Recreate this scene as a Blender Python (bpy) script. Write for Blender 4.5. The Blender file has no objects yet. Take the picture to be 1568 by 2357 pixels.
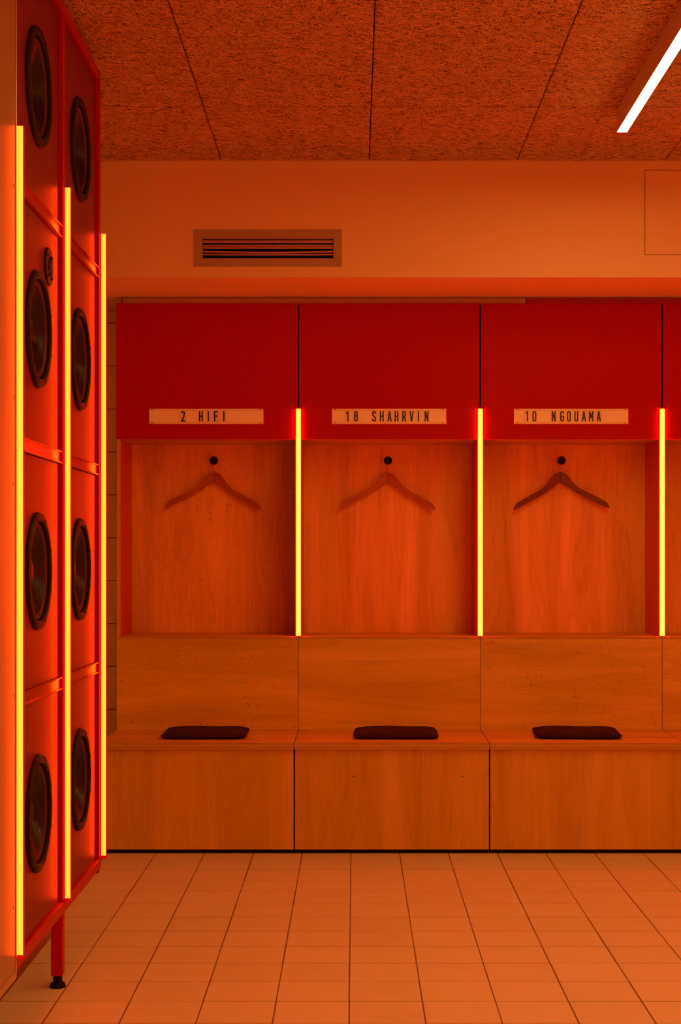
import bpy, bmesh, math, random
import numpy as np
from mathutils import Vector, Matrix
random.seed(7); np.random.seed(7)
sc = bpy.context.scene
C = sc.collection

# ------------------------------------------------------------------ camera, world, exposure
FPX, VX, VY, W, H = 3588.0, 816.0, 1283.0, 1568.0, 2357.0
CAMH = 1.214
cam_d = bpy.data.cameras.new('camera'); cam = bpy.data.objects.new('camera', cam_d); C.objects.link(cam)
cam.location = (0, 0, CAMH); cam.rotation_euler = (math.pi/2, 0, 0)
cam_d.sensor_fit = 'HORIZONTAL'; cam_d.sensor_width = 36.0; cam_d.lens = 36.0*FPX/W
cam_d.shift_x = -(VX-W/2)/W; cam_d.shift_y = (VY-H/2)/W
cam_d.clip_start = 0.05; cam_d.clip_end = 100
sc.camera = cam
wd = bpy.data.worlds.new('world'); sc.world = wd; wd.use_nodes = True
wd.node_tree.nodes['Background'].inputs[0].default_value = (0.0, 0.0, 0.0, 1)
vs = sc.view_settings
vs.view_transform = 'Standard'; vs.look = 'None'; vs.gamma = 1; vs.exposure = 0.12; vs.use_curve_mapping = False

NEON = (40.0, 0.88, 0.10)          # red-orange LED neon, core clips to yellow
RACK_NEON = (17.0, 0.70, 0.045)    # the same, dimmer, on the speaker rack
LAMP = (88.0, 35.0, 6.2)           # amber linear ceiling lamps, core clips to white

# ------------------------------------------------------------------ materials
M = {}
def nt(name):
    m = bpy.data.materials.new(name); m.use_nodes = True
    t = m.node_tree; b = t.nodes['Principled BSDF']; M[name] = m
    return m, t, b
def plain(name, col, rough=.5, metal=0., spec=.5, coat=0., emit=None, noise=0., nscale=40., bump=0.):
    m, t, b = nt(name)
    b.inputs['Base Color'].default_value = (*col, 1); b.inputs['Roughness'].default_value = rough
    b.inputs['Metallic'].default_value = metal; b.inputs['Specular IOR Level'].default_value = spec
    b.inputs['Coat Weight'].default_value = coat
    if emit:
        b.inputs['Emission Color'].default_value = (*[c/max(emit) for c in emit], 1)
        b.inputs['Emission Strength'].default_value = max(emit)
    if noise or bump:
        tc = t.nodes.new('ShaderNodeTexCoord'); n = t.nodes.new('ShaderNodeTexNoise')
        n.inputs['Scale'].default_value = nscale; n.inputs['Detail'].default_value = 5
        t.links.new(tc.outputs['Object'], n.inputs['Vector'])
        if noise:
            mx = t.nodes.new('ShaderNodeMix'); mx.data_type = 'RGBA'
            mx.inputs[6].default_value = (*[c*(1-noise) for c in col], 1)
            mx.inputs[7].default_value = (*[min(1, c*(1+noise)) for c in col], 1)
            t.links.new(n.outputs['Fac'], mx.inputs[0]); t.links.new(mx.outputs[2], b.inputs['Base Color'])
        if bump:
            bp = t.nodes.new('ShaderNodeBump'); bp.inputs['Strength'].default_value = bump; bp.inputs['Distance'].default_value = .002
            t.links.new(n.outputs['Fac'], bp.inputs['Height']); t.links.new(bp.outputs[0], b.inputs['Normal'])
    return m
def emission(name, col):
    m = bpy.data.materials.new(name); m.use_nodes = True; t = m.node_tree; t.nodes.clear()
    e = t.nodes.new('ShaderNodeEmission'); o = t.nodes.new('ShaderNodeOutputMaterial')
    e.inputs[0].default_value = (*[c/max(col) for c in col], 1); e.inputs[1].default_value = max(col)
    t.links.new(e.outputs[0], o.inputs[0]); M[name] = m
    return m
def tilemat(name, col, rough, var=.05):
    m, t, b = nt(name)
    oi = t.nodes.new('ShaderNodeObjectInfo'); tc = t.nodes.new('ShaderNodeTexCoord')
    n = t.nodes.new('ShaderNodeTexNoise'); n.inputs['Scale'].default_value = 9; n.inputs['Detail'].default_value = 6
    va = t.nodes.new('ShaderNodeVectorMath'); va.operation = 'MULTIPLY_ADD'
    va.inputs[1].default_value = (1, 1, 1)
    sc_ = t.nodes.new('ShaderNodeMath'); sc_.operation = 'MULTIPLY'; sc_.inputs[1].default_value = 37
    t.links.new(oi.outputs['Random'], sc_.inputs[0]); t.links.new(tc.outputs['Object'], va.inputs[0]); t.links.new(sc_.outputs[0], va.inputs[2])
    t.links.new(va.outputs[0], n.inputs['Vector'])
    a = t.nodes.new('ShaderNodeMath'); a.operation = 'MULTIPLY_ADD'; a.inputs[1].default_value = var; a.inputs[2].default_value = 1-var*.5
    t.links.new(oi.outputs['Random'], a.inputs[0])
    a2 = t.nodes.new('ShaderNodeMath'); a2.operation = 'MULTIPLY_ADD'; a2.inputs[1].default_value = .10; a2.inputs[2].default_value = -.05
    t.links.new(n.outputs['Fac'], a2.inputs[0])
    s = t.nodes.new('ShaderNodeMath'); s.operation = 'ADD'; t.links.new(a.outputs[0], s.inputs[0]); t.links.new(a2.outputs[0], s.inputs[1])
    vm = t.nodes.new('ShaderNodeVectorMath'); vm.operation = 'SCALE'; vm.inputs[0].default_value = col
    t.links.new(s.outputs[0], vm.inputs['Scale']); t.links.new(vm.outputs[0], b.inputs['Base Color'])
    b.inputs['Roughness'].default_value = rough
    return m
def wood(name, axis, seed, knots=0., light=(.68, .45, .075), dark=(.37, .20, .022), coat=.0, contrast=1., rough=.5):
    """veneered plywood; axis = grain direction 'x' or 'z'; knots 0..1"""
    m, t, b = nt(name)
    L = t.links.new
    tc = t.nodes.new('ShaderNodeTexCoord')
    mp = t.nodes.new('ShaderNodeMapping'); mp.inputs['Location'].default_value = (seed*3.17, seed*1.7, seed*2.3)
    mp.inputs['Scale'].default_value = (1, 1, .09) if axis == 'z' else ((.09, 1, 1) if axis == 'x' else (1, .09, 1))
    L(tc.outputs['Object'], mp.inputs['Vector'])
    n1 = t.nodes.new('ShaderNodeTexNoise'); n1.inputs['Scale'].default_value = 7; n1.inputs['Detail'].default_value = 4
    n1.inputs['Distortion'].default_value = .9; L(mp.outputs[0], n1.inputs['Vector'])
    n2 = t.nodes.new('ShaderNodeTexNoise'); n2.inputs['Scale'].default_value = 70; n2.inputs['Detail'].default_value = 5
    n2.inputs['Distortion'].default_value = .4; L(mp.outputs[0], n2.inputs['Vector'])
    # growth-ring contour figure
    ml = t.nodes.new('ShaderNodeMath'); ml.operation = 'MULTIPLY'; ml.inputs[1].default_value = 9; L(n1.outputs['Fac'], ml.inputs[0])
    fr = t.nodes.new('ShaderNodeMath'); fr.operation = 'PINGPONG'; fr.inputs[1].default_value = .5; L(ml.outputs[0], fr.inputs[0])
    rp = t.nodes.new('ShaderNodeMapRange'); rp.inputs[1].default_value = .0; rp.inputs[2].default_value = .16
    rp.inputs[3].default_value = .55; rp.inputs[4].default_value = 0; L(fr.outputs[0], rp.inputs[0])
    r1 = t.nodes.new('ShaderNodeMapRange'); r1.inputs[1].default_value = .3; r1.inputs[2].default_value = .75; L(n1.outputs['Fac'], r1.inputs[0])
    r2 = t.nodes.new('ShaderNodeMapRange'); r2.inputs[1].default_value = .38; r2.inputs[2].default_value = .72; L(n2.outputs['Fac'], r2.inputs[0])
    a = t.nodes.new('ShaderNodeMath'); a.operation = 'MULTIPLY'; a.inputs[1].default_value = .66*contrast; L(r1.outputs[0], a.inputs[0])
    c = t.nodes.new('ShaderNodeMath'); c.operation = 'MULTIPLY_ADD'; c.inputs[1].default_value = .15*contrast; L(r2.outputs[0], c.inputs[0]); L(a.outputs[0], c.inputs[2])
    d = t.nodes.new('ShaderNodeMath'); d.operation = 'MULTIPLY_ADD'; d.inputs[1].default_value = .34*contrast; d.use_clamp = True
    L(rp.outputs[0], d.inputs[0]); L(c.outputs[0], d.inputs[2])
    mx = t.nodes.new('ShaderNodeMix'); mx.data_type = 'RGBA'; mx.inputs[6].default_value = (*light, 1); mx.inputs[7].default_value = (*dark, 1)
    L(d.outputs[0], mx.inputs[0])
    out = mx.outputs[2]
    if knots > 0:
        mk = t.nodes.new('ShaderNodeMapping'); mk.inputs['Scale'].default_value = (1, 0, 1); mk.inputs['Location'].default_value = (seed*1.3, 0, seed*.7)
        L(tc.outputs['Object'], mk.inputs['Vector'])
        for (scale, rad, thr, mlo) in ((36, .13, .30, .47), (80, .24, .30, .54)):
            v = t.nodes.new('ShaderNodeTexVoronoi'); v.inputs['Scale'].default_value = scale; L(mk.outputs[0], v.inputs['Vector'])
            k = t.nodes.new('ShaderNodeMapRange'); k.inputs[1].default_value = rad; k.inputs[2].default_value = rad*.35
            L(v.outputs['Distance'], k.inputs[0])
            sp = t.nodes.new('ShaderNodeSeparateColor'); L(v.outputs['Color'], sp.inputs[0])
            g = t.nodes.new('ShaderNodeMath'); g.operation = 'GREATER_THAN'; g.inputs[1].default_value = thr; L(sp.outputs[0], g.inputs[0])
            nm = t.nodes.new('ShaderNodeTexNoise'); nm.inputs['Scale'].default_value = 7; nm.inputs['Detail'].default_value = 1; L(mk.outputs[0], nm.inputs['Vector'])
            g2 = t.nodes.new('ShaderNodeMath'); g2.operation = 'GREATER_THAN'; g2.inputs[1].default_value = mlo; L(nm.outputs['Fac'], g2.inputs[0])
            p = t.nodes.new('ShaderNodeMath'); p.operation = 'MULTIPLY'; L(k.outputs[0], p.inputs[0]); L(g.outputs[0], p.inputs[1])
            p2 = t.nodes.new('ShaderNodeMath'); p2.operation = 'MULTIPLY'; L(p.outputs[0], p2.inputs[0]); L(g2.outputs[0], p2.inputs[1])
            p3 = t.nodes.new('ShaderNodeMath'); p3.operation = 'MULTIPLY'; p3.inputs[1].default_value = knots; L(p2.outputs[0], p3.inputs[0])
            m2 = t.nodes.new('ShaderNodeMix'); m2.data_type = 'RGBA'; m2.inputs[7].default_value = (.26, .075, .014, 1)
            L(p3.outputs[0], m2.inputs[0]); L(out, m2.inputs[6]); out = m2.outputs[2]
    L(out, b.inputs['Base Color'])
    b.inputs['Roughness'].default_value = rough; b.inputs['Specular IOR Level'].default_value = .35
    bp = t.nodes.new('ShaderNodeBump'); bp.inputs['Strength'].default_value = .06; bp.inputs['Distance'].default_value = .001
    L(n2.outputs['Fac'], bp.inputs['Height']); L(bp.outputs[0], b.inputs['Normal'])
    return m
def plyedge(name, top, seed):
    """seat board: horizontal veneer above, glued layers on its edge (object z = thickness)"""
    m = wood(name, 'x', seed, 0, contrast=.8)
    t = m.node_tree; b = t.nodes['Principled BSDF']; L = t.links.new
    src = b.inputs['Base Color'].links[0].from_socket
    tc = t.nodes.new('ShaderNodeTexCoord'); s = t.nodes.new('ShaderNodeSeparateXYZ'); L(tc.outputs['Object'], s.inputs[0])
    geo = t.nodes.new('ShaderNodeNewGeometry'); gn = t.nodes.new('ShaderNodeSeparateXYZ'); L(geo.outputs['Normal'], gn.inputs[0])
    ns = t.nodes.new('ShaderNodeTexNoise'); ns.inputs['Scale'].default_value = 3; mp = t.nodes.new('ShaderNodeMapping'); mp.inputs['Scale'].default_value = (3, 3, 60)
    L(tc.outputs['Object'], mp.inputs[0]); L(mp.outputs[0], ns.inputs['Vector'])
    w = t.nodes.new('ShaderNodeMath'); w.operation = 'MULTIPLY'; w.inputs[1].default_value = 1/.0052; L(s.outputs[2], w.inputs[0])
    f = t.nodes.new('ShaderNodeMath'); f.operation = 'FRACT'; L(w.outputs[0], f.inputs[0])
    g = t.nodes.new('ShaderNodeMath'); g.operation = 'GREATER_THAN'; g.inputs[1].default_value = .52; L(f.outputs[0], g.inputs[0])
    ml = t.nodes.new('ShaderNodeMath'); ml.operation = 'MULTIPLY'; L(g.outputs[0], ml.inputs[0]); L(ns.outputs['Fac'], ml.inputs[1])
    mx = t.nodes.new('ShaderNodeMix'); mx.data_type = 'RGBA'; mx.inputs[6].default_value = (.60, .36, .10, 1); mx.inputs[7].default_value = (.16, .06, .012, 1)
    L(ml.outputs[0], mx.inputs[0])
    az = t.nodes.new('ShaderNodeMath'); az.operation = 'ABSOLUTE'; L(gn.outputs[2], az.inputs[0])
    ge = t.nodes.new('ShaderNodeMath'); ge.operation = 'GREATER_THAN'; ge.inputs[1].default_value = .8; L(az.outputs[0], ge.inputs[0])
    m3 = t.nodes.new('ShaderNodeMix'); m3.data_type = 'RGBA'; L(ge.outputs[0], m3.inputs[0]); L(mx.outputs[2], m3.inputs[6]); L(src, m3.inputs[7])
    L(m3.outputs[2], b.inputs['Base Color'])
    return m

plain('paint', (.84, .68, .48), .75, noise=.02, nscale=6)
plain('soffit_paint', (.80, .70, .58), .75)
plain('grout', (.24, .13, .06), .9, noise=.2, nscale=60)
tilemat('floor_tile', (.74, .66, .56), .5, .06)
tilemat('wall_tile', (.93, .95, .80), .25, .05)
plain('ceiling_dark', (.035, .022, .014), .95)
plain('wool_base', (.28, .13, .07), .95)
plain('red_laminate', (.43, .0006, .0004), .5, spec=.12, noise=.03, nscale=8)
plain('red_divider', (.55, .010, .006), .35)
plain('red_frame', (.42, .003, .004), .35, spec=.10)
plain('red_rail', (.36, .002, .004), .14, spec=.10)
plain('speaker_panel', (.20, .011, .016), .45, spec=.3, noise=.03, nscale=120, bump=.05)
plain('black_basket', (.022, .011, .010), .5, spec=.14)
plain('red_lit_rubber', (.10, .016, .012), .55, spec=.2)  # red light of the strips is put into this rubber's colour
plain('black_cone', (.022, .008, .007), .28, spec=.25)
plain('black_plastic', (.010, .007, .007), .55, spec=.15)
plain('gap_shade', (.004, .003, .003), .95)  # near-black base colour stands in for deep shade in gaps and recesses
plain('white_cabinet', (.36, .25, .15), .35, spec=.3)
plain('aluminium', (.62, .58, .52), .32, metal=1.0, noise=.04, nscale=90)
plain('vent_frame', (.42, .34, .27), .5)
plain('vent_blade', (.50, .36, .28), .35, metal=.7)
plain('sign_white', (.98, .95, .88), .35)
plain('sign_card', (.90, .84, .74), .25)
plain('sign_rail', (.92, .80, .62), .15, coat=.5)
plain('letter_black', (.012, .008, .010), .45)
plain('steel_wire', (.60, .55, .50), .25, metal=1.0)
plain('felt', (.045, .012, .013), .95, spec=.15, noise=.95, nscale=230, bump=.8)
plain('lamp_body', (.72, .66, .60), .5)
emission('neon', NEON)
emission('rack_neon', RACK_NEON)
emission('lamp', LAMP)
plain('neon_sleeve', (.75, .02, .008), .35)
wood('hanger_wood', 'x', 3.3, 0, light=(.40, .13, .045), dark=(.20, .055, .018), rough=.3)
wood('hanger_wood_dark', 'x', 4.3, 0, light=(.19, .05, .016), dark=(.09, .022, .007), rough=.3)

# fibre material: tone varies per strand through a mesh attribute
m, t, b = nt('wool_fibre')
at = t.nodes.new('ShaderNodeAttribute'); at.attribute_name = 'tone'
mx = t.nodes.new('ShaderNodeMix'); mx.data_type = 'RGBA'
mx.inputs[6].default_value = (.55, .30, .17, 1); mx.inputs[7].default_value = (.95, .66, .48, 1)
t.links.new(at.outputs['Fac'], mx.inputs[0]); t.links.new(mx.outputs[2], b.inputs['Base Color'])
b.inputs['Roughness'].default_value = .85; b.inputs['Specular IOR Level'].default_value = .2

# ------------------------------------------------------------------ mesh helpers (authored in world coordinates)
def nb(): return bmesh.new()
def bx(bm, x0, x1, y0, y1, z0, z1, bev=0., seg=1):
    r = bmesh.ops.create_cube(bm, size=1)
    vs_ = r['verts']
    for v in vs_:
        v.co = ((x0+x1)/2+v.co.x*(x1-x0), (y0+y1)/2+v.co.y*(y1-y0), (z0+z1)/2+v.co.z*(z1-z0))
    if bev:
        es = list({e for v in vs_ for e in v.link_edges})
        bmesh.ops.bevel(bm, geom=es, offset=bev, segments=seg, affect='EDGES', profile=.6)
    return bm
def cyl(bm, p0, p1, r0, r1=None, n=24, cap=True):
    r1 = r0 if r1 is None else r1
    p0 = Vector(p0); p1 = Vector(p1); d = p1-p0
    q = d.to_track_quat('Z', 'Y').to_matrix().to_4x4()
    bmesh.ops.create_cone(bm, cap_ends=cap, segments=n, radius1=r0, radius2=r1, depth=d.length, matrix=Matrix.Translation((p0+p1)/2) @ q)
    return bm
def tube(bm, pts, r, n=8):
    pts = [Vector(p) for p in pts]; rings = []
    for i, p in enumerate(pts):
        d = (pts[min(i+1, len(pts)-1)]-pts[max(i-1, 0)]).normalized()
        a = d.cross(Vector((0, 1, 0)))
        if a.length < 1e-4: a = d.cross(Vector((1, 0, 0)))
        a.normalize(); c = d.cross(a)
        rings.append([bm.verts.new(p+r*(math.cos(k*2*math.pi/n)*a+math.sin(k*2*math.pi/n)*c)) for k in range(n)])
    for A, B in zip(rings, rings[1:]):
        for k in range(n): bm.faces.new((A[k], A[(k+1) % n], B[(k+1) % n], B[k]))
    bm.faces.new(rings[0][::-1]); bm.faces.new(rings[-1])
    return bm
def prism(bm, pts, y0, y1):
    """polygon in xz extruded along y"""
    a = [bm.verts.new((x, y0, z)) for x, z in pts]; c = [bm.verts.new((x, y1, z)) for x, z in pts]
    n = len(pts)
    bm.faces.new(a); bm.faces.new(c[::-1])
    for i in range(n): bm.faces.new((a[i], c[i], c[(i+1) % n], a[(i+1) % n]))
    return bm
def lathe(bm, prof, cy, cz, x0, n=64, rmod=None):
    """profile of (radius, out) revolved about the x axis through (cy, cz); out grows towards +x"""
    rings = []
    for r, o in prof:
        if r < 1e-6: rings.append([bm.verts.new((x0+o, cy, cz))]); continue
        rings.append([bm.verts.new((x0+o, cy+r*(rmod(k/n, r) if rmod else 1)*math.cos(2*math.pi*k/n), cz+r*(rmod(k/n, r) if rmod else 1)*math.sin(2*math.pi*k/n))) for k in range(n)])
    for A, B in zip(rings, rings[1:]):
        for k in range(n):
            k2 = (k+1) % n
            if len(B) == 1: bm.faces.new((A[k], A[k2], B[0]))
            elif len(A) == 1: bm.faces.new((A[0], B[k2], B[k]))
            else: bm.faces.new((A[k], A[k2], B[k2], B[k]))
    return bm
def obj(name, bm, mat, parent=None, smooth=False, origin=None):
    bmesh.ops.recalc_face_normals(bm, faces=bm.faces)
    co = np.array([v.co[:] for v in bm.verts])
    o = Vector(origin) if origin else Vector(((co[:, 0].min()+co[:, 0].max())/2, (co[:, 1].min()+co[:, 1].max())/2, co[:, 2].min()))
    bmesh.ops.translate(bm, verts=bm.verts, vec=-o)
    me = bpy.data.meshes.new(name); bm.to_mesh(me); bm.free()
    if smooth:
        for p in me.polygons: p.use_smooth = True
    me.materials.append(M[mat])
    ob = bpy.data.objects.new(name, me); C.objects.link(ob)
    place(ob, o, parent)
    return ob
WP = {}
def place(ob, world, parent):
    world = Vector(world); WP[ob.name] = world
    if parent:
        ob.parent = parent; ob.location = world-WP[parent.name]
    else: ob.location = world
def smooth_by_angle(ob, ang=40):
    me = ob.data
    bm = bmesh.new(); bm.from_mesh(me)
    for f in bm.faces: f.smooth = True
    for e in bm.edges:
        if len(e.link_faces) == 2 and e.calc_face_angle(0) > math.radians(ang): e.smooth = False
    bm.to_mesh(me); bm.free()
def inst(name, src, world, parent, rot=None):
    o = bpy.data.objects.new(name, src); C.objects.link(o); place(o, world, parent)
    if rot: o.rotation_euler = rot
    return o
def tag(o, label, cat, group=None):
    o['label'] = label; o['category'] = cat
    if group: o['group'] = group
    return o
def thing(name, label, cat, loc, group=None):
    o = bpy.data.objects.new(name, None); o.empty_display_size = .05; C.objects.link(o); place(o, loc, None)
    return tag(o, label, cat, group)
def struct(o, label, cat=None):
    o['kind'] = 'structure'; o['label'] = label
    if cat: o['category'] = cat
    return o

# ------------------------------------------------------------------ dimensions
XL, XR, YF, YB = -1.45, 2.98, -0.70, 7.263
YUP, ZSOF, ZC = 6.375, 2.36, 2.833
YD, YBK, YSEAT = 6.851, 7.195, 6.365
X0, PITCH = -1.0463, .8
ZSEAT, ZSHELF, ZDB, ZDT, ZTUBE = .456, .8665, 1.7335, 2.331, 1.869

# ------------------------------------------------------------------ floor
JX, JY, TG = -0.0143, 6.263, .0042
fl = obj('floor', bx(nb(), XL, XR, YF, YB, -.06, -.0005), 'grout', origin=(0, 0, 0))
struct(fl, 'square pale tiled floor with thin brown grout lines', 'floor')
tb = bx(nb(), -.1+TG/2, .1-TG/2, -.1+TG/2, .1-TG/2, -.009, 0, .0003)
tme = bpy.data.meshes.new('floor_tile'); tb.to_mesh(tme); tb.free(); tme.materials.append(M['floor_tile'])
near = set()
for i in range(-6, 9):
    for j in range(0, 14):
        near.add((i, j))
        x = JX+(i+.5)*.2; y = JY+.1-j*.2
        if y+.1 > 6.47: continue
        o = inst('floor_tile', tme, (x+random.uniform(-.0006, .0006), y+random.uniform(-.0007, .0007), random.uniform(0, .0002)), fl)
rest = nb()
i0, i1 = math.ceil((XL-JX)/.2)-1, math.floor((XR-JX)/.2)+1
for i in range(i0, i1):
    for j in range(-5, 36):
        if (i, j) in near: continue
        x = JX+(i+.5)*.2; y = JY+.1-j*.2
        xa, xb, ya, yb = max(x-.1+TG/2, XL), min(x+.1-TG/2, XR), max(y-.1+TG/2, YF), min(y+.1-TG/2, YB)
        if xb-xa < .01 or yb-ya < .01: continue
        bx(rest, xa, xb, ya, yb, -.009, 0)
r = obj('tile_field', rest, 'floor_tile', fl, origin=(0, 0, 0)); r['kind'] = 'stuff'

# ------------------------------------------------------------------ walls
wb = obj('wall_back', bx(nb(), XL-.1, XR+.1, YB+.008, YB+.12, -.06, ZC+.1), 'grout', origin=(0, YB+.06, 0)); struct(wb, 'tiled back wall showing as a pale strip beside the lockers', 'wall')
zj = [.1055+.2*k for k in range(12)]+[2.36]
zlo = [0.]+zj[:-1]
xt = [XL, -1.25, -1.05, -.85]
for a, c in zip(xt, xt[1:]):
    for z0, z1 in zip(zlo, zj):
        obj('wall_tile', bx(nb(), a+.001, c-.001, YB, YB+.0085, z0+.0016, z1-.0016, .0006), 'wall_tile', wb)
struct(obj('wall_left', bx(nb(), XL-.1, XL, YF, YB+.008, -.06, ZC+.1), 'paint'), 'painted side wall behind the speaker rack', 'wall')
struct(obj('wall_right', bx(nb(), XR, XR+.1, YF, YB+.008, -.06, ZC+.1), 'paint'), 'painted side wall past the right end of the lockers', 'wall')
struct(obj('wall_front', bx(nb(), XL-.1, XR+.1, YF-.1, YF, -.06, ZC+.1), 'paint'), 'painted wall opposite the lockers', 'wall')
# boxed-out upper wall with openings for the vent and the access panel
VO = (-.6215, -.0855, 2.4365, 2.518); HO = (1.187, 1.787, 2.4507, 2.80)
xs = sorted([XL, VO[0], VO[1], HO[0], HO[1], XR]); zs = sorted([ZSOF, VO[2], HO[2], VO[3], HO[3], ZC+.03])
bm = nb(); T = .02
def hole(xm, zm): return any(h[0] < xm < h[1] and h[2] < zm < h[3] for h in (VO, HO))
V = {}
def gv(x, y, z):
    k = (round(x, 5), round(y, 5), round(z, 5))
    if k not in V: V[k] = bm.verts.new(k)
    return V[k]
for xa, xb in zip(xs, xs[1:]):
    for za, zb in zip(zs, zs[1:]):
        if hole((xa+xb)/2, (za+zb)/2): continue
        bm.faces.new([gv(xa, YUP, za), gv(xb, YUP, za), gv(xb, YUP, zb), gv(xa, YUP, zb)])
for h in (VO, HO):
    hx = [x for x in xs if h[0] <= x <= h[1]]; hz = [z for z in zs if h[2] <= z <= h[3]]
    for xa, xb in zip(hx, hx[1:]):
        for z in (h[2], h[3]): bm.faces.new([gv(xa, YUP, z), gv(xb, YUP, z), gv(xb, YUP+T, z), gv(xa, YUP+T, z)])
    for za, zb in zip(hz, hz[1:]):
        for x in (h[0], h[1]): bm.faces.new([gv(x, YUP, za), gv(x, YUP, zb), gv(x, YUP+T, zb), gv(x, YUP+T, za)])
bx(bm, XL, XR, YUP+.0004, YB+.008, ZSOF, ZSOF+.012)
wu = obj('wall_upper', bm, 'paint', origin=(0, YUP, ZSOF)); struct(wu, 'plain painted bulkhead above the lockers with its flat underside', 'wall')
ap = obj('access_panel', bx(nb(), HO[0]+.0025, HO[1]-.0025, YUP+.0005, YUP+.014, HO[2]+.0025, HO[3]-.0025, .0008), 'paint'); tag(ap, 'flush square access panel outlined by a thin dark gap in the upper wall', 'hatch')
apb = obj('trim_1', bx(nb(), HO[0]-.02, HO[1]+.02, YUP+.021, YUP+.03, HO[2]-.02, HO[3]+.02), 'gap_shade'); struct(apb, 'near-black sheet standing in for shade in the gap around the access panel')  # sheet coloured near-black as the shade behind the panel gap
# filler strip between locker tops and soffit
fs = obj('trim_2', bx(nb(), -1.026, .76, 6.90, 6.918, 2.331, ZSOF-.0005), 'soffit_paint'); struct(fs, 'thin pale filler strip between locker tops and upper wall', 'trim')
fs2 = obj('trim_3', bx(nb(), .762, XR-.02, 6.892, 6.91, 2.331, ZSOF-.0005), 'red_divider'); struct(fs2, 'thin red filler strip above the lockers towards the right', 'trim')
fb = obj('trim_4', bx(nb(), -1.044, -1.029, 6.865, 6.90, 2.3315, ZSOF-.004), 'vent_frame'); struct(fb, 'small dark packer block at the left end of the filler strip', 'trim')

# ------------------------------------------------------------------ ceiling with wood-wool boards
ce = obj('ceiling', bx(nb(), XL-.1, XR+.1, YF-.1, YB+.12, ZC+.03, ZC+.10), 'ceiling_dark', origin=(0, 0, ZC+.03)); struct(ce, 'ceiling of coarse wood wool boards with dark joints', 'ceiling')
def strands(name, sx, sy, n):
    ns = 4
    c = np.random.rand(n, 2)*[sx-.004, sy-.004]-[sx/2-.002, sy/2-.002]
    ang = np.random.rand(n)*math.pi*2; L = np.random.uniform(.012, .036, n); curv = np.random.normal(0, 34, n); wd_ = np.random.uniform(.0010, .0019, n)
    dep = np.random.rand(n)**.7*.0036; til = np.random.normal(0, .06, n)
    # wood tone differs at random from strand to strand
    tone = np.clip(.35+.65*np.random.rand(n), 0, 1)
    s = np.linspace(-.5, .5, ns)
    P = np.zeros((n, ns, 2, 3))
    for k in range(ns):
        d = s[k]*L; a = ang+curv*d*.5; th = ang+curv*d
        px = c[:, 0]+d*np.cos(a); py = c[:, 1]+d*np.sin(a)
        nx, ny = -np.sin(th), np.cos(th)
        for e, sg in ((0, -.5), (1, .5)):
            P[:, k, e, 0] = np.clip(px+nx*wd_*sg, -sx/2+.0005, sx/2-.0005); P[:, k, e, 1] = np.clip(py+ny*wd_*sg, -sy/2+.0005, sy/2-.0005)
            P[:, k, e, 2] = -dep+til*d*.5+sg*wd_*np.sign(til)*.35
    P[..., 2] = np.clip(P[..., 2], -.0055, .0004)
    co = P.reshape(-1, 3); base = np.arange(n)[:, None]*(ns*2)
    q = np.array([[2*k, 2*k+1, 2*k+3, 2*k+2] for k in range(ns-1)])
    F = (base[:, None, :]+q[None]).reshape(-1, 4)
    me = bpy.data.meshes.new(name); me.from_pydata(co.tolist(), [], F.tolist())
    a_ = me.attributes.new('tone', 'FLOAT', 'POINT'); a_.data.foreach_set('value', np.repeat(tone, ns*2).astype(np.float32))
    me.materials.append(M['wool_fibre']); me.update()
    return me
PW = .604
S_full = [strands('wood_wool_fibre', PW-.0025, 1.1975, 36000), strands('wood_wool_fibre', PW-.0025, 1.1975, 36000)]
S_half = strands('wood_wool_fibre', PW-.0025, .5975, 18000)
S_end = [strands('wood_wool_fibre', PW-.0025, .7655, 23000), strands('wood_wool_fibre', PW-.0025, .7655, 23000)]
def pmesh(sx, sy):
    b_ = bx(nb(), -sx/2, sx/2, -sy/2, sy/2, 0, .022, .0015); me = bpy.data.meshes.new('ceiling_board'); b_.to_mesh(me); b_.free(); me.materials.append(M['wool_base']); return me
P_full, P_half, P_end = pmesh(PW-.0025, 1.1975), pmesh(PW-.0025, .5975), pmesh(PW-.0025, .7655)
cols = [.0604+PW*(k+.5) for k in range(-3, 5)]
for ci, x in enumerate(cols):
    x0_, x1_ = x-PW/2, x+PW/2
    rows = [(5.607+.384, P_end, S_end[ci % 2])]
    if ci <= 1:
        rows += [(5.307, P_half, S_half), (4.407, P_full, S_full[0]), (3.207, P_full, S_full[1])]
    else:
        rows += [(5.007, P_full, S_full[ci % 2]), (3.807, P_full, S_full[(ci+1) % 2])]
    for y, pm, sm in rows:
        p = inst('ceiling_board', pm, (x, y, ZC+.0055), ce)
        w = inst('wood_wool_fibre', sm, (x, y, ZC+.0052), p, (0, 0, math.pi*((ci//2) % 2))); w['kind'] = 'stuff'
    lo = 2.607 if ci <= 1 else 3.207
    p = obj('ceiling_board', bx(nb(), x0_+.0025, x1_-.0025, YF, lo-.003, ZC+.004, ZC+.028), 'wool_base', ce)

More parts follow.
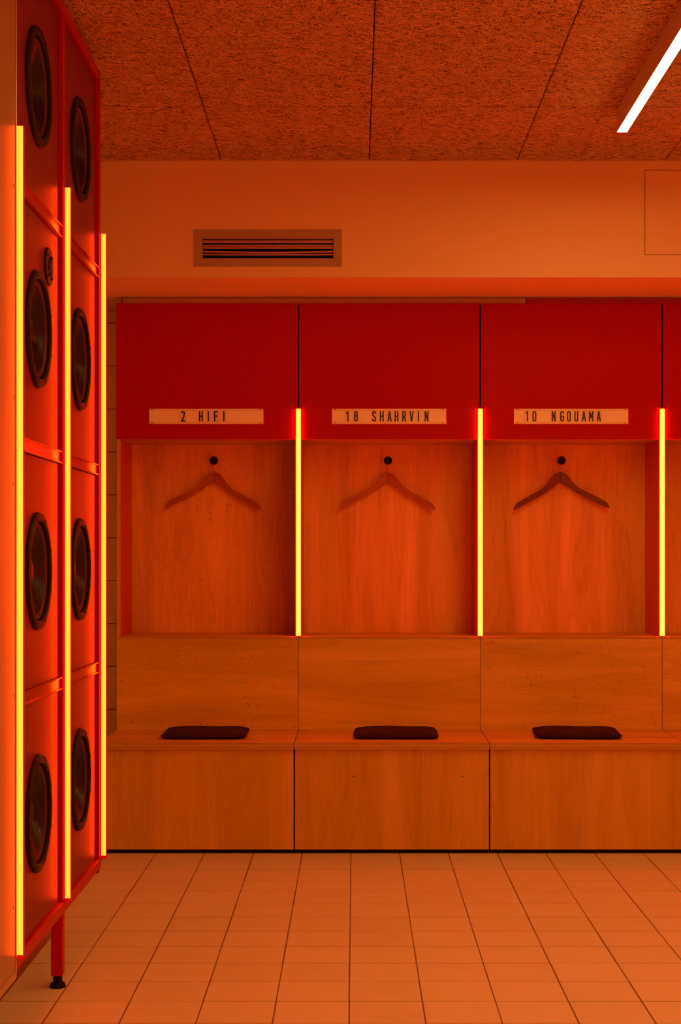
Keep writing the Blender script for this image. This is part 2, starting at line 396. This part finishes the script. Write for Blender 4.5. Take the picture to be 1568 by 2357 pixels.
# ------------------------------------------------------------------ locker bays
SIGN = ['the 2 HIFI name sign', 'the 18 SHAHRVIN name sign', 'the 10 NGOUAMA name sign', None, None]
KN = [(1., 1., .0), (0., .25, .15), (1., 0., .12), (.9, .5, .0), (.4, .3, 0)]
FG = .003
for k in range(5):
    xa, xb = X0+k*PITCH, X0+(k+1)*PITCH
    if k < 3: lab = f'red and plywood locker bay with bench below {SIGN[k]}'
    elif k == 3: lab = 'unnamed red and plywood locker bay cut off at the right edge'
    else: lab = 'last locker bay against the right-hand wall'
    L = thing('locker_bay', lab, 'locker', ((xa+xb)/2, 6.8, 0), 'red locker bays in a row')
    kb, kk, kf = KN[k]
    wood(f'backrest_veneer_{k}', 'x', 1.1+k*2.7, kb, light=(.78, .55, .085), dark=(.44, .26, .028), contrast=.9)
    wood(f'back_veneer_{k}', 'z', 2.9+k*3.1, kk, light=(.86, .55, .17), dark=(.44, .22, .045), contrast=.95)
    wood(f'front_veneer_{k}', 'z', .4+k*1.9, kf, contrast=.75)
    wood(f'shelf_veneer_{k}', 'x', 5.5+k*1.3, 0, contrast=.7)
    plyedge(f'seat_veneer_{k}', None, 7.1+k*2.1)
    last = k == 4
    xb2 = xb-.002 if not last else xb+.014
    # upper door with cut-outs for the light strips
    nw, zt = .0165, ZTUBE+.006
    nl = nw if k > 0 else 0
    pl = xa+(FG if k else -.001); pr = xb-FG
    pts = [(pl if nl == 0 else xa+nl, ZDB)] + [(xb-nw, ZDB), (xb-nw, zt), (pr, zt), (pr, ZDT), (pl, ZDT)]
    if nl: pts += [(pl, zt), (xa+nl, zt)]
    db = prism(nb(), pts, YD, YD+.018)
    bmesh.ops.bevel(db, geom=[e for e in db.edges if all(abs(v.co.y-YD) < 1e-6 for v in e.verts)], offset=.0012, segments=1, affect='EDGES')
    obj('cupboard_door', db, 'red_laminate', L)
    obj('cupboard_carcass', bx(nb(), xa+.022, xb-.022, YD+.03, YBK, ZDB+.02, ZDT-.002), 'gap_shade', L)
    obj('cupboard_base', bx(nb(), xa+(.018 if k == 0 else .0125), xb-.0125, YD+.0185, YBK, ZDB+.001, ZDB+.018), f'shelf_veneer_{k}', L)
    obj('back_panel', bx(nb(), xa+.003, xb-.003, YBK, YBK+.018, ZSHELF, ZDB+.018), f'back_veneer_{k}', L)
    if k == 0:
        ep = obj('end_panel', bx(nb(), xa+.002, xa+.0175, YD+.003, YBK+.018, ZSHELF+.0003, ZDT-.002), 'shelf_veneer_0', L)
        obj('inner_facing', bx(nb(), xa+.0175, xa+.0188, YD+.006, YBK-.0005, ZSHELF+.0005, ZDB+.0005), 'red_divider', ep)
        obj('end_panel', bx(nb(), xa+.002, xa+.0175, YD+.02, YBK+.018, .0, ZSHELF-.013), 'shelf_veneer_0', L)
    obj('divider', bx(nb(), xb-.012, xb-.0003, YD+.014, YBK-.0005, ZSHELF+.0003, zt), 'red_divider', L)
    if k: obj('divider', bx(nb(), xa+.0003, xa+.012, YD+.014, YBK-.0005, ZSHELF+.0003, zt), 'red_divider', L)
    obj('shelf', bx(nb(), xa+.0006, xb-.0006, YD-.001, YBK-.0003, ZSHELF-.011, ZSHELF, .0008), f'seat_veneer_{k}', L)
    obj('backrest', bx(nb(), xa+.0009, xb-.0009, YD, YD+.016, ZSEAT+.0003, ZSHELF-.0115, .0006), f'backrest_veneer_{k}', L)
    obj('seat', bx(nb(), xa+.0009, xb-.0009, YSEAT, YD+.016, ZSEAT-.027, ZSEAT, .003, 2), f'seat_veneer_{k}', L)
    bf = obj('bench_front', bx(nb(), xa+.0028, xb-.0028, YSEAT+.018, YSEAT+.036, .018, ZSEAT-.0275, .0006), f'front_veneer_{k}', L)
    obj('plinth', bx(nb(), xa+.0005, xb-.0005, YSEAT+.042, YSEAT+.07, 0, ZSEAT-.03), 'gap_shade', L)
    if k == 1:
        for px_ in (814.5, 1065):
            X = (px_-VX)*6.383/FPX; Z = CAMH-(1787-VY)*6.383/FPX
            obj('screw', cyl(nb(), (X, YSEAT+.0177, Z), (X, YSEAT+.019, Z), .003, n=12), 'black_plastic', bf)

# ------------------------------------------------------------------ neon strips
def neon(lab, ctr, z0, z1, face, w=.0205, grp='neon light strips'):
    """face 'y-': strip looks towards the camera; 'x+': strip on the speaker rack; ctr = (x, y) of its back"""
    x, y = ctr
    t_ = thing('neon_strip', lab, 'neon light', (x, y, z0), grp)
    if face in ('y+', 'x-'):
        a = (lambda u0, u1, v0, v1, z0, z1, *b: bx(nb(), x+u0, x+u1, y+v0, y+v1, z0, z1, *b)) if face == 'y+' else (lambda u0, u1, v0, v1, z0, z1, *b: bx(nb(), x-v1, x-v0, y+u0, y+u1, z0, z1, *b))
        obj('sleeve', a(-.013, .013, 0, .004, z0, z1), 'neon_sleeve', t_)
        obj('light_core', a(-.010, .010, .0043, .021, z0+.002, z1-.002, .004, 3), 'neon', t_)
    elif face == 'y-':
        obj('sleeve', bx(bx(bx(nb(), x-w/2-.003, x+w/2+.003, y-.003, y, z0, z1), x-w/2-.003, x-w/2, y-.010, y-.003, z0, z1), x+w/2, x+w/2+.003, y-.010, y-.003, z0, z1), 'neon_sleeve', t_)
        o = obj('light_core', bx(nb(), x-w/2, x+w/2, y-.021, y-.0035, z0+.002, z1-.002, .004, 3), 'neon', t_)
        obj('end_cap', bx(nb(), x-w/2, x+w/2, y-.019, y-.0035, z0, z0+.0018), 'neon_sleeve', t_)
        obj('end_cap', bx(nb(), x-w/2, x+w/2, y-.019, y-.0035, z1-.0018, z1), 'neon_sleeve', t_)
    else:
        # side-emitting strip: opaque red profile, luminous face turned to -y
        obj('sleeve', bx(nb(), x, x+.0190, y-.006, y+.008, z0, z1, .001), 'neon_sleeve', t_)
        obj('light_core', bx(nb(), x+.0035, x+.0182, y-.0085, y-.0061, z0+.012, z1-.002, .0006), 'rack_neon', t_)
        obj('end_cap', bx(nb(), x+.0035, x+.0182, y-.0085, y-.0061, z0+.001, z0+.0118), 'neon_sleeve', t_)
    return t_
nl_ = ['glowing yellow neon strip between the 2 HIFI and 18 SHAHRVIN lockers', 'glowing yellow neon strip between the 18 SHAHRVIN and 10 NGOUAMA lockers',
       'glowing yellow neon strip right of the 10 NGOUAMA locker', 'glowing neon strip beside the right-hand wall before the last locker bay']
for k in range(4):
    neon(nl_[k], (X0+(k+1)*PITCH, YD+.0138), ZSHELF+.0004, ZTUBE, 'y-')

# ------------------------------------------------------------------ lettered name signs
def arc(cx, cz, rx, rz, a0, a1, n=8): return [(cx+rx*math.cos(math.radians(a0+(a1-a0)*i/n)), cz+rz*math.sin(math.radians(a0+(a1-a0)*i/n))) for i in range(n+1)]
GW, GH = .0115, .0405          # glyph box (stroke centre lines)
g = GW/2; r_ = g
def glyph(ch):
    t_, b_ = GH, 0.
    O = arc(0, GH-r_, g, r_, 0, 180)+arc(0, r_, g, r_, 180, 360); O = O+[O[0]]
    return {'1': [[(-.005, GH-.007), (.002, GH), (.002, 0)]],
            '2': [arc(0, GH-r_, g, r_, 170, -20, 10)+[(g*.6, GH*.5), (-g, 0), (g, 0)]],
            '8': [(lambda a: a+[a[0]])(arc(0, GH-r_*.95, g*.9, r_*.95, 0, 180)+arc(0, GH*.54+r_*.7, g*.9, r_*.7, 180, 360)),
                  (lambda a: a+[a[0]])(arc(0, GH*.54-r_*.7, g, r_*.7, 0, 180)+arc(0, r_, g, r_, 180, 360))],
            '0': [O], 'O': [O],
            'H': [[(-g, 0), (-g, GH)], [(g, 0), (g, GH)], [(-g, GH*.5), (g, GH*.5)]],
            'I': [[(0, 0), (0, GH)]],
            'F': [[(-g, 0), (-g, GH), (g, GH)], [(-g, GH*.53), (g*.7, GH*.53)]],
            'S': [arc(0, GH-r_, g, r_, -10, 180)+[(-g, GH*.66), (-g*.3, GH*.53), (g*.3, GH*.46), (g, GH*.33)]+arc(0, r_, g, r_, 0, -190)],
            'A': [[(-g*1.1, 0), (-.0006, GH)], [(g*1.1, 0), (.0006, GH)], [(-g*.68, GH*.27), (g*.68, GH*.27)]],
            'R': [[(-g, 0), (-g, GH), (0, GH)]+arc(0, GH-r_, g, r_, 80, -10, 6)+arc(0, GH*.5+r_, g, r_, 0, -90, 6)+[(-g, GH*.5)], [(0, GH*.5), (g, 0)]],
            'V': [[(-g*1.1, GH), (-.0006, 0)], [(g*1.1, GH), (.0006, 0)]],
            'N': [[(-g, 0), (-g, GH)], [(g, 0), (g, GH)], [(-g, GH*.98), (g, GH*.02)]],
            'G': [arc(0, GH-r_, g, r_, 0, 180)+arc(0, r_, g, r_, 180, 360)+[(g, GH*.47), (g*.1, GH*.47)]],
            'U': [[(-g, GH)]+arc(0, r_, g, r_, 180, 360)+[(g, GH)]],
            'M': [[(-g*1.25, 0), (-g*1.25, GH)], [(g*1.25, 0), (g*1.25, GH)], [(-g*1.2, GH*.97), (0, GH*.35)], [(g*1.2, GH*.97), (0, GH*.35)]]}[ch]
def strokes(bm, paths, ox, oz, y0, y1, w):
    for ip, pth in enumerate(paths):
        y0 = y0-.00012
        closed = pth[0] == pth[-1] and len(pth) > 2
        P_ = [Vector((p[0]+ox, p[1]+oz)) for p in pth]
        Q = [P_[0]]
        for p in P_[1:]:
            if (p-Q[-1]).length > 1e-5: Q.append(p)
        if closed: Q = Q[:-1] if (Q[0]-Q[-1]).length < 1e-5 else Q
        if not closed:
            Q[0] = Q[0]+(Q[0]-Q[1]).normalized()*w*.45; Q[-1] = Q[-1]+(Q[-1]-Q[-2]).normalized()*w*.45
        n = len(Q); Lp, Rp = [], []
        for i in range(n):
            a = Q[i]-Q[i-1] if (i > 0 or closed) else Q[1]-Q[0]
            c = Q[(i+1) % n]-Q[i] if (i < n-1 or closed) else a
            a = a.normalized(); c = c.normalized()
            na = Vector((-a.y, a.x)); nc = Vector((-c.y, c.x)); m_ = (na+nc)
            m_ = na if m_.length < 1e-4 else m_.normalized()
            f = min(1/max(.35, m_.dot(na)), 2.2)*w/2
            Lp.append(Q[i]+m_*f); Rp.append(Q[i]-m_*f)
        vv = [[bm.verts.new((p.x, y, p.y)) for p in pp] for pp in (Lp, Rp) for y in (y0, y1)]
        for i in range(n if closed else n-1):
            j = (i+1) % n
            bm.faces.new((vv[0][i], vv[0][j], vv[2][j], vv[2][i])); bm.faces.new((vv[1][i], vv[3][i], vv[3][j], vv[1][j]))
            bm.faces.new((vv[0][i], vv[1][i], vv[1][j], vv[0][j])); bm.faces.new((vv[2][i], vv[2][j], vv[3][j], vv[3][i]))
        if not closed:
            for i in (0, n-1): bm.faces.new((vv[0][i], vv[2][i], vv[3][i], vv[1][i]))
    return bm
PX = YD/FPX
signs = [((343.5, 606.5), '2 HIFI', [('2', 421.9), ('H', 462.8), ('I', 480), ('F', 497.5), ('I', 515.6)], 'cream letter sign reading 2 HIFI on the leftmost red locker'),
         ((764.5, 1027), '18 SHAHRVIN', [('1', 800), ('8', 819.3), ('S', 861.4), ('H', 879), ('A', 896.8), ('H', 912.9), ('R', 930.6), ('V', 947.5), ('I', 963.4), ('N', 982)], 'cream letter sign reading 18 SHAHRVIN on the middle red locker'),
         ((1183.5, 1446), '10 NGOUAMA', [('1', 1213), ('0', 1230), ('N', 1274.5), ('G', 1294), ('O', 1309.5), ('U', 1326.5), ('A', 1344), ('M', 1360.8), ('A', 1378.2)], 'cream letter sign reading 10 NGOUAMA on the right-hand red locker')]
zs0, zs1 = CAMH+(VY-976)*PX, CAMH+(VY-941)*PX
for (pa, pb), word, letters, lab in signs:
    xa, xb = (pa-VX)*PX, (pb-VX)*PX
    S = thing('name_sign', lab, 'name sign', ((xa+xb)/2, YD, zs0), 'letter signs on the lockers')
    obj('backing', bx(nb(), xa, xb, YD-.0035, YD-.0002, zs0, zs1, .0005), 'sign_white', S)
    for z0, z1 in ((zs0, zs0+.0085), (zs1-.0085, zs1)):
        rl = obj('rail', bx(nb(), xa, xb, YD-.0068, YD-.0035, z0, z1, .0006), 'sign_rail', S)
        for xx in (xa+.014, xb-.014):
            obj('screw', cyl(nb(), (xx, YD-.0084, (z0+z1)/2), (xx, YD-.0068, (z0+z1)/2), .0023, n=10), 'black_plastic', rl)
    for ch, px_ in letters:
        X = (px_-VX)*PX; cw = .0145 if ch != 'M' else .0165
        if ch == 'I': cw = .013
        cd = obj('letter_card', bx(nb(), X-cw, X+cw, YD-.0050, YD-.0037, zs0+.0085, zs1-.0085), 'sign_card', S)
        obj('letter', strokes(nb(), glyph(ch), X, (zs0+zs1)/2-GH/2, YD-.0056, YD-.0050, .0056), 'letter_black', cd)

# ------------------------------------------------------------------ coat hooks and wooden hangers
KZ = CAMH+(VY-1060)*7.15/FPX
HU = .000645
up = [(0, 0), (-22, -4), (-42, -15), (-58, -32), (-74, -54), (-90, -76), (-108, -97), (-132, -115), (-180, -141), (-240, -173), (-279, -193), (-282, -198), (-288, -198), (-316, -214), (-330, -230), (-338, -248), (-340, -265)]
dn = [(-326, -260), (-300, -248), (-240, -216), (-170, -180), (-110, -146), (-60, -109), (-26, -84), (0, -70)]
prof = [(a*HU, c*HU) for a, c in up+dn]
hl = ['wooden coat hanger on the hook below the 2 HIFI sign', 'wooden coat hanger on the hook below the 18 SHAHRVIN sign', 'darker brown wooden coat hanger on the hook below the 10 NGOUAMA sign']
kl = ['round black coat hook in the 2 HIFI locker', 'round black coat hook in the 18 SHAHRVIN locker', 'round black coat hook in the 10 NGOUAMA locker']
for k in range(3):
    cx = (492.5-VX, 893.5-VX, 1293-VX)[k]*7.15/FPX
    K = thing('coat_hook', kl[k], 'coat hook', (cx, YBK, KZ), 'black coat hooks in the lockers')
    obj('stem', cyl(nb(), (cx, 7.155, KZ), (cx, YBK-.0002, KZ), .006, n=16), 'black_plastic', K, True)
    b2 = nb(); cyl(b2, (cx, 7.143, KZ), (cx, 7.157, KZ), .019, n=36); bmesh.ops.bevel(b2, geom=[e for e in b2.edges if len(e.link_faces) == 2 and e.calc_face_angle(0) > 1], offset=.0025, segments=2, affect='EDGES')
    smooth_by_angle(obj('knob', b2, 'black_plastic', K), 30)
    # hanger
    hx, hz = cx-(.0, -.0, .0045)[k], CAMH+(VY-1087)*7.165/FPX
    Hn = thing('coat_hanger', hl[k], 'coat hanger', (hx, 7.168, hz), 'wooden hangers in the lockers')
    mat = 'hanger_wood' if k < 2 else 'hanger_wood_dark'
    for sg in (-1, 1):
        b2 = nb(); pp = [(hx+sg*-a if sg > 0 else hx+a, hz+c) for a, c in prof]
        prism(b2, pp, 7.162, 7.174)
        bmesh.ops.bevel(b2, geom=[e for e in b2.edges if abs(e.verts[0].co.y-e.verts[1].co.y) < 1e-6], offset=.0018, segments=2, affect='EDGES')
        for v in b2.verts: v.co.y -= .9*(v.co.x-hx)**2*.35        # arms bow forward towards the tips
        if sg > 0:
            for v in b2.verts: v.co.x += .0006
        smooth_by_angle(obj('arm', b2, mat, Hn), 50)
    R_ = .0155; zc = KZ+.0075-R_+.0005
    pts = [(hx, 7.168, hz-.012), (hx, 7.168, zc-R_-.004)]+[(cx+R_*math.cos(math.radians(a)), 7.168, zc+R_*math.sin(math.radians(a))) for a in range(262, 262-250, -14)]
    obj('wire_hook', tube(nb(), pts, .0014, 8), 'steel_wire', Hn, True)
    Hn.rotation_euler = (0, math.radians((1.4, 1.2, -1.2)[k]), 0)

# ------------------------------------------------------------------ felt seat cushions
def cushion(lab, cx, cy, w, d, rot, lift):
    n = 28; th = .030; bm = nb()
    def pt(u, v, top):
        e = max(abs(u), abs(v)); f = (1-abs(u)**6)*(1-abs(v)**6)
        f = max(f, 0)**.5
        corner = (abs(u)*abs(v))**4
        x = u*w/2*(1-.028*abs(u)*abs(v)**14); y = v*d/2*(1-.028*abs(v)*abs(u)**14)
        mid = .011+.004*corner*lift
        wob = .0012*math.sin(5*u+3*v+lift)*f
        z = mid+((th-mid)*f+wob+.001 if top else -(mid)*f*.999-.001*(f > 0)*0)
        if not top: z = max(z, 0.0)
        else: z = max(z, mid+.0012)
        return (x, y, z)
    G = [[[bm.verts.new(pt(-1+2*i/n, -1+2*j/n, tp)) for j in range(n+1)] for i in range(n+1)] for tp in (0, 1)]
    for i in range(n):
        for j in range(n):
            bm.faces.new((G[1][i][j], G[1][i+1][j], G[1][i+1][j+1], G[1][i][j+1])); bm.faces.new((G[0][i][j], G[0][i][j+1], G[0][i+1][j+1], G[0][i+1][j]))
    for i in range(n):
        bm.faces.new((G[0][i][0], G[0][i+1][0], G[1][i+1][0], G[1][i][0])); bm.faces.new((G[0][i][n], G[1][i][n], G[1][i+1][n], G[0][i+1][n]))
        bm.faces.new((G[0][0][i], G[1][0][i], G[1][0][i+1], G[0][0][i+1])); bm.faces.new((G[0][n][i], G[0][n][i+1], G[1][n][i+1], G[1][n][i]))
    o = obj('seat_cushion', bm, 'felt', None, True, origin=(0, 0, 0))
    o.location = (cx, cy, ZSEAT+.0004); o.rotation_euler = (0, 0, math.radians(rot))
    tag(o, lab, 'cushion', 'dark felt cushions on the bench')
cushion('dark felt cushion on the bench below the 2 HIFI locker', -.632, 6.625, .358, .295, .6, 1.0)
cushion('dark felt cushion on the bench below the 18 SHAHRVIN locker', .176, 6.625, .356, .295, -1.0, .4)
cushion('dark felt cushion on the bench below the 10 NGOUAMA locker', .945, 6.625, .362, .295, -3.0, 1.4)

# ------------------------------------------------------------------ air vent
va = thing('air_vent', 'wide metal air vent with bent slats in the upper wall', 'air vent', (-.3535, YUP, 2.403))
fx0, fx1, fz0, fz1 = -.6556, -.0515, 2.403, 2.554
bm = nb()
for q in ((fx0, fx1, fz0, VO[2]), (fx0, fx1, VO[3], fz1), (fx0, VO[0], VO[2], VO[3]), (VO[1], fx1, VO[2], VO[3])): bx(bm, q[0], q[1], YUP-.005, YUP-.0003, q[2], q[3])
obj('frame', bm, 'vent_frame', va)
bm = nb(); bx(bm, VO[0]-.01, VO[1]+.01, YUP+.10, YUP+.11, VO[2]-.01, VO[3]+.01)
for z in (VO[2]-.010, VO[3]+.002): bx(bm, VO[0]-.01, VO[1]+.01, YUP+.021, YUP+.10, z, z+.008)
obj('duct', bm, 'gap_shade', va)
for (z, hgt, tilt, bend) in ((2.5055, .011, 30, .0), (2.4895, .008, 25, .0), (2.4820, .010, 15, .0), (2.4655, .008, 20, -.0045), (2.4530, .006, 25, -.001)):
    bm = nb(); n = 16; rings = []
    for i in range(n+1):
        u = i/n; x = VO[0]+.002+(VO[1]-VO[0]-.004)*u; zz = z+bend*math.sin(math.pi*u)
        s_ = math.sin(math.radians(tilt))*.022
        ring = [(x, YUP+.004, zz-hgt/2), (x, YUP+.004, zz+hgt/2), (x, YUP+.026, zz+hgt/2+s_*.6), (x, YUP+.026, zz+hgt/2-.0015+s_*.6), (x, YUP+.006, zz+hgt/2-.002), (x, YUP+.006, zz-hgt/2)]
        rings.append([bm.verts.new(p) for p in ring])
    for A, B in zip(rings, rings[1:]):
        for q in range(6): bm.faces.new((A[q], A[(q+1) % 6], B[(q+1) % 6], B[q]))
    bm.faces.new(rings[0]); bm.faces.new(rings[-1][::-1])
    obj('slat', bm, 'vent_blade', va)

# ------------------------------------------------------------------ ceiling lamps
def lamp(lab, x, y0, y1, wdt=.036):
    t_ = thing('ceiling_lamp', lab, 'ceiling lamp', (x, (y0+y1)/2, ZC), 'linear ceiling lamps')
    h = wdt/2
    obj('housing', bx(nb(), x-h, x+h, y0, y1, 2.7542, ZC+.0045), 'lamp_body', t_)
    obj('diffuser', bx(nb(), x-h+.0008, x+h-.0008, y0+.0008, y1-.0008, 2.753, 2.7541), 'lamp', t_)
lamp('long thin glowing white ceiling lamp at the upper right', .969, 2.60, 5.642)
for i in range(6):  # unseen strips, added to fill the room with red light
    neon(f'tall unseen neon strip added for red fill light on the wall opposite the lockers, {["first", "second", "third", "fourth", "fifth", "sixth"][i]} from the white cabinet', (-.7+.70*i, YF+.0002), .24, 2.26, 'y+')
lamp('second linear ceiling lamp, unseen and added for fill light, nearer the wall opposite the lockers', .969, -.55, 2.35)  # unseen lamp behind the camera, added as amber fill

# ------------------------------------------------------------------ speaker rack
PF, PB = -.821, -1.27       # front and back planes of the rack
PY = [3.78, 4.405, 5.03]    # post centres
RZ = [.2255+.635*k for k in range(5)]
HP, HR = .015, .017
rack = thing('speaker_rack', 'tall glossy red metal rack holding two columns of loudspeakers', 'speaker rack', (-1.0, 4.405, 0))
for y in PY:
    for x in (PF-.03, PB): obj('post', bx(nb(), x, x+.03, y-HP, y+HP, RZ[0]-HR, RZ[4]+HR, .0012), 'red_frame', rack)
for c_ in (0, 1):
    ya, yb = PY[c_]+HP, PY[c_+1]-HP
    for k, z in enumerate(RZ):
        bm = nb()
        if k in (0, 4): bx(bm, PF-.03, PF, ya, yb, z-HR, z+HR, .0015)
        else:
            bx(bm, PF-.03, PF-.006, ya, yb, z-HR, z+HR)
            bx(bm, PF-.006, PF-.001, ya, yb, z+HR-.003, z+HR); bx(bm, PF-.006, PF-.001, ya, yb, z-HR, z-HR+.003)
            bx(bm, PF-.006, PF-.001, ya, ya+.003, z-HR+.003, z+HR-.003); bx(bm, PF-.006, PF-.001, yb-.003, yb, z-HR+.003, z+HR-.003)
        obj('rail', bm, 'red_rail' if 0 < k < 4 else 'red_frame', rack)
        obj('rail', bx(nb(), PB, PB+.03, ya, yb, z-HR, z+HR), 'red_frame', rack)
for z in (RZ[0], RZ[4]):
    for y in PY: obj('side_rail', bx(nb(), PB+.03, PF-.03, y-HP, y+HP, z-HR, z+HR), 'red_frame', rack)
for (x, y) in ((PF-.034, PY[1]), (PB, 3.80), (PB, 5.01)):
    lg = obj('leg', bx(nb(), x, x+.033, y-.0165, y+.0165, .034, RZ[0]-HR, .002), 'red_frame', rack)
    b2 = nb(); cyl(b2, (x+.0165, y, 0), (x+.0165, y, .010), .023, .021, 28); cyl(b2, (x+.0165, y, .010), (x+.0165, y, .020), .021, .009, 28); cyl(b2, (x+.0165, y, .020), (x+.0165, y, .034), .013, .013, 20)
    obj('levelling_foot', b2, 'black_plastic', lg)
obj('end_plug', bx(nb(), PF-.028, PF-.004, PY[2]-.012, PY[2]+.012, RZ[0]-HR-.012, RZ[0]-HR, .002), 'black_plastic', rack)
pos = ['top', 'second from top', 'third from top', 'bottom']
FX = PF-.012               # speaker front panels sit back from the posts
def woofer(parent, y, z):
    sc_ = lambda u, r: 1-(.016 if abs(((u*8+.25) % 1)-.5) < .06 and r > .15 else 0)
    Wf = obj('woofer', lathe(nb(), [(.155, 0), (.155, .007), (.151, .011), (.136, .012), (.131, .008), (.131, -.004)], y, z, FX, 96, sc_), 'black_basket', parent)
    smooth_by_angle(Wf, 35)
    s = [(.131-.016*i/10, .006*math.sin(math.pi*i/10)-.004) for i in range(11)]
    obj('surround', lathe(nb(), s, y, z, FX, 64), 'red_lit_rubber', Wf, True)
    pr_ = []
    for i in range(0, 91):
        u = i/90; r = .115-.077*u
        pr_.append((r, -.004-.020*u+.0026*math.sin(u*2*math.pi*9)))
    obj('cone', lathe(nb(), pr_, y, z, FX, 64), 'black_cone', Wf, True)
    dc = [(.038*math.cos(math.radians(a)), -.025+.014*math.sin(math.radians(a))) for a in range(0, 90, 10)]+[(0, -.011)]
    obj('dust_cap', lathe(nb(), dc, y, z, FX, 48), 'black_cone', Wf, True)
    for a in range(8):
        an = math.radians(22.5+45*a); yy, zz = y+.1435*math.cos(an), z+.1435*math.sin(an)
        obj('bolt', cyl(nb(), (FX+.0114, yy, zz), (FX+.0124, yy, zz), .0030, n=10), 'black_plastic', Wf)
for c_ in (0, 1):
    ya, yb = PY[c_]+HP+.0015, PY[c_+1]-HP-.0015
    for k in range(4):
        za, zb = RZ[3-k]+HR+.001, RZ[4-k]-HR-.0015
        yc, zc = (ya+yb)/2, (za+zb)/2
        colname = 'nearer the camera' if c_ == 0 else 'nearer the lockers'
        ex = (c_, k) == (0, 1)
        S = thing('speaker_cabinet', (f'red loudspeaker, {pos[k]} of the rack column {colname}' if not ex else 'red loudspeaker with extra tweeter, second from top of the rack column nearer the camera'), 'loudspeaker', (-1.04, yc, za), 'red loudspeakers in the rack')
        # front baffle with a round opening for each driver
        bm = nb(); ho = [(yc, zc, .1335)]
        if ex: ho.append((4.232, 2.003, .047))
        outer = [(ya, za), (yb, za), (yb, zb), (ya, zb)]
        ev = []
        def ring(pts):
            v_ = [bm.verts.new((FX, p[0], p[1])) for p in pts]
            for i in range(len(v_)): ev.append(bm.edges.new((v_[i], v_[(i+1) % len(v_)])))
        ring(outer)
        for (hy, hz, hr) in ho: ring([(hy+hr*math.cos(2*math.pi*i/48), hz+hr*math.sin(2*math.pi*i/48)) for i in range(48)])
        bmesh.ops.triangle_fill(bm, use_beauty=True, use_dissolve=False, edges=ev)
        fs_ = list(bm.faces)
        ext = bmesh.ops.extrude_face_region(bm, geom=fs_)
        bmesh.ops.translate(bm, vec=(-.016, 0, 0), verts=[v for v in ext['geom'] if isinstance(v, bmesh.types.BMVert)])
        obj('front_panel', bm, 'speaker_panel', S)
        bm = nb(); bx(bm, PB+.031, FX-.10, ya, yb, za, zb)
        for q in ((ya, ya+.012, za, zb), (yb-.012, yb, za, zb), (ya+.012, yb-.012, za, za+.012), (ya+.012, yb-.012, zb-.012, zb)): bx(bm, FX-.10, FX-.0162, *q)
        obj('box', bm, 'speaker_panel', S)
        woofer(S, yc, zc)
        if ex:
            y, z = 4.232, 2.003
            tw = obj('tweeter', lathe(nb(), [(.052, 0), (.052, .005), (.050, .0065), (.030, .0065), (.026, .003), (.018, .001), (.0001, -.004)], y, z, FX, 48), 'black_basket', S); smooth_by_angle(tw, 35)
            obj('dome', lathe(nb(), [(.013*math.cos(math.radians(a)), .001+.010*math.sin(math.radians(a))) for a in range(0, 90, 15)]+[(0, .011)], y, z, FX, 24), 'black_cone', tw, True)
            for a in range(4):
                an = math.radians(45+90*a); yy, zz = y+.040*math.cos(an), z+.040*math.sin(an)
                obj('bolt', cyl(nb(), (FX+.0063, yy, zz), (FX+.0085, yy, zz), .004, n=10), 'black_plastic', tw)
rl_ = ['tall glowing neon strip on the near post of the speaker rack beside the white cabinet', 'tall glowing neon strip on the middle post between the two loudspeaker columns', 'tall glowing neon strip on the far post of the speaker rack nearest the lockers']
for i, y in enumerate(PY):
    neon(rl_[i], (PF+.0002, y+.004*i), .240, 2.26, 'x+')

# ------------------------------------------------------------------ white tall cabinet at the left edge
wc = thing('tall_cabinet', 'tall white cabinet cut off at the left edge beside the speaker rack, with unseen length added to block light', 'cabinet', (-1.1, 2.0, 0))
CF = -.8172
obj('body', bx(nb(), XL+.03, CF, .25, PY[0]-HP-.010, .215, 2.76, .002), 'white_cabinet', wc)  # length towards the camera is unseen, added to block light under the rack
et = obj('edge_trim', bx(nb(), CF-.012, CF+.0028, PY[0]-HP-.0095, PY[0]-HP-.0035, .200, 2.76, .001), 'aluminium', wc)
for py_ in (430, 915, 1115, 1600, 2085):
    z = CAMH-(py_-VY)*3.75/FPX
    b2 = nb(); cyl(b2, (CF+.0001, PY[0]-HP-.024, z), (CF+.0014, PY[0]-HP-.024, z), .0055, .0045, 16)
    obj('screw', b2, 'vent_frame', wc)
obj('base_rail', bx(nb(), CF-.03, CF+.001, .25, PY[0]-HP-.010, .197, .2145, .001), 'vent_frame', wc)
obj('plinth', bx(nb(), XL+.03, -1.06, .30, PY[0]-.05, 0, .2145), 'black_plastic', wc)  # unseen base, added to keep low light off the floor by the rack
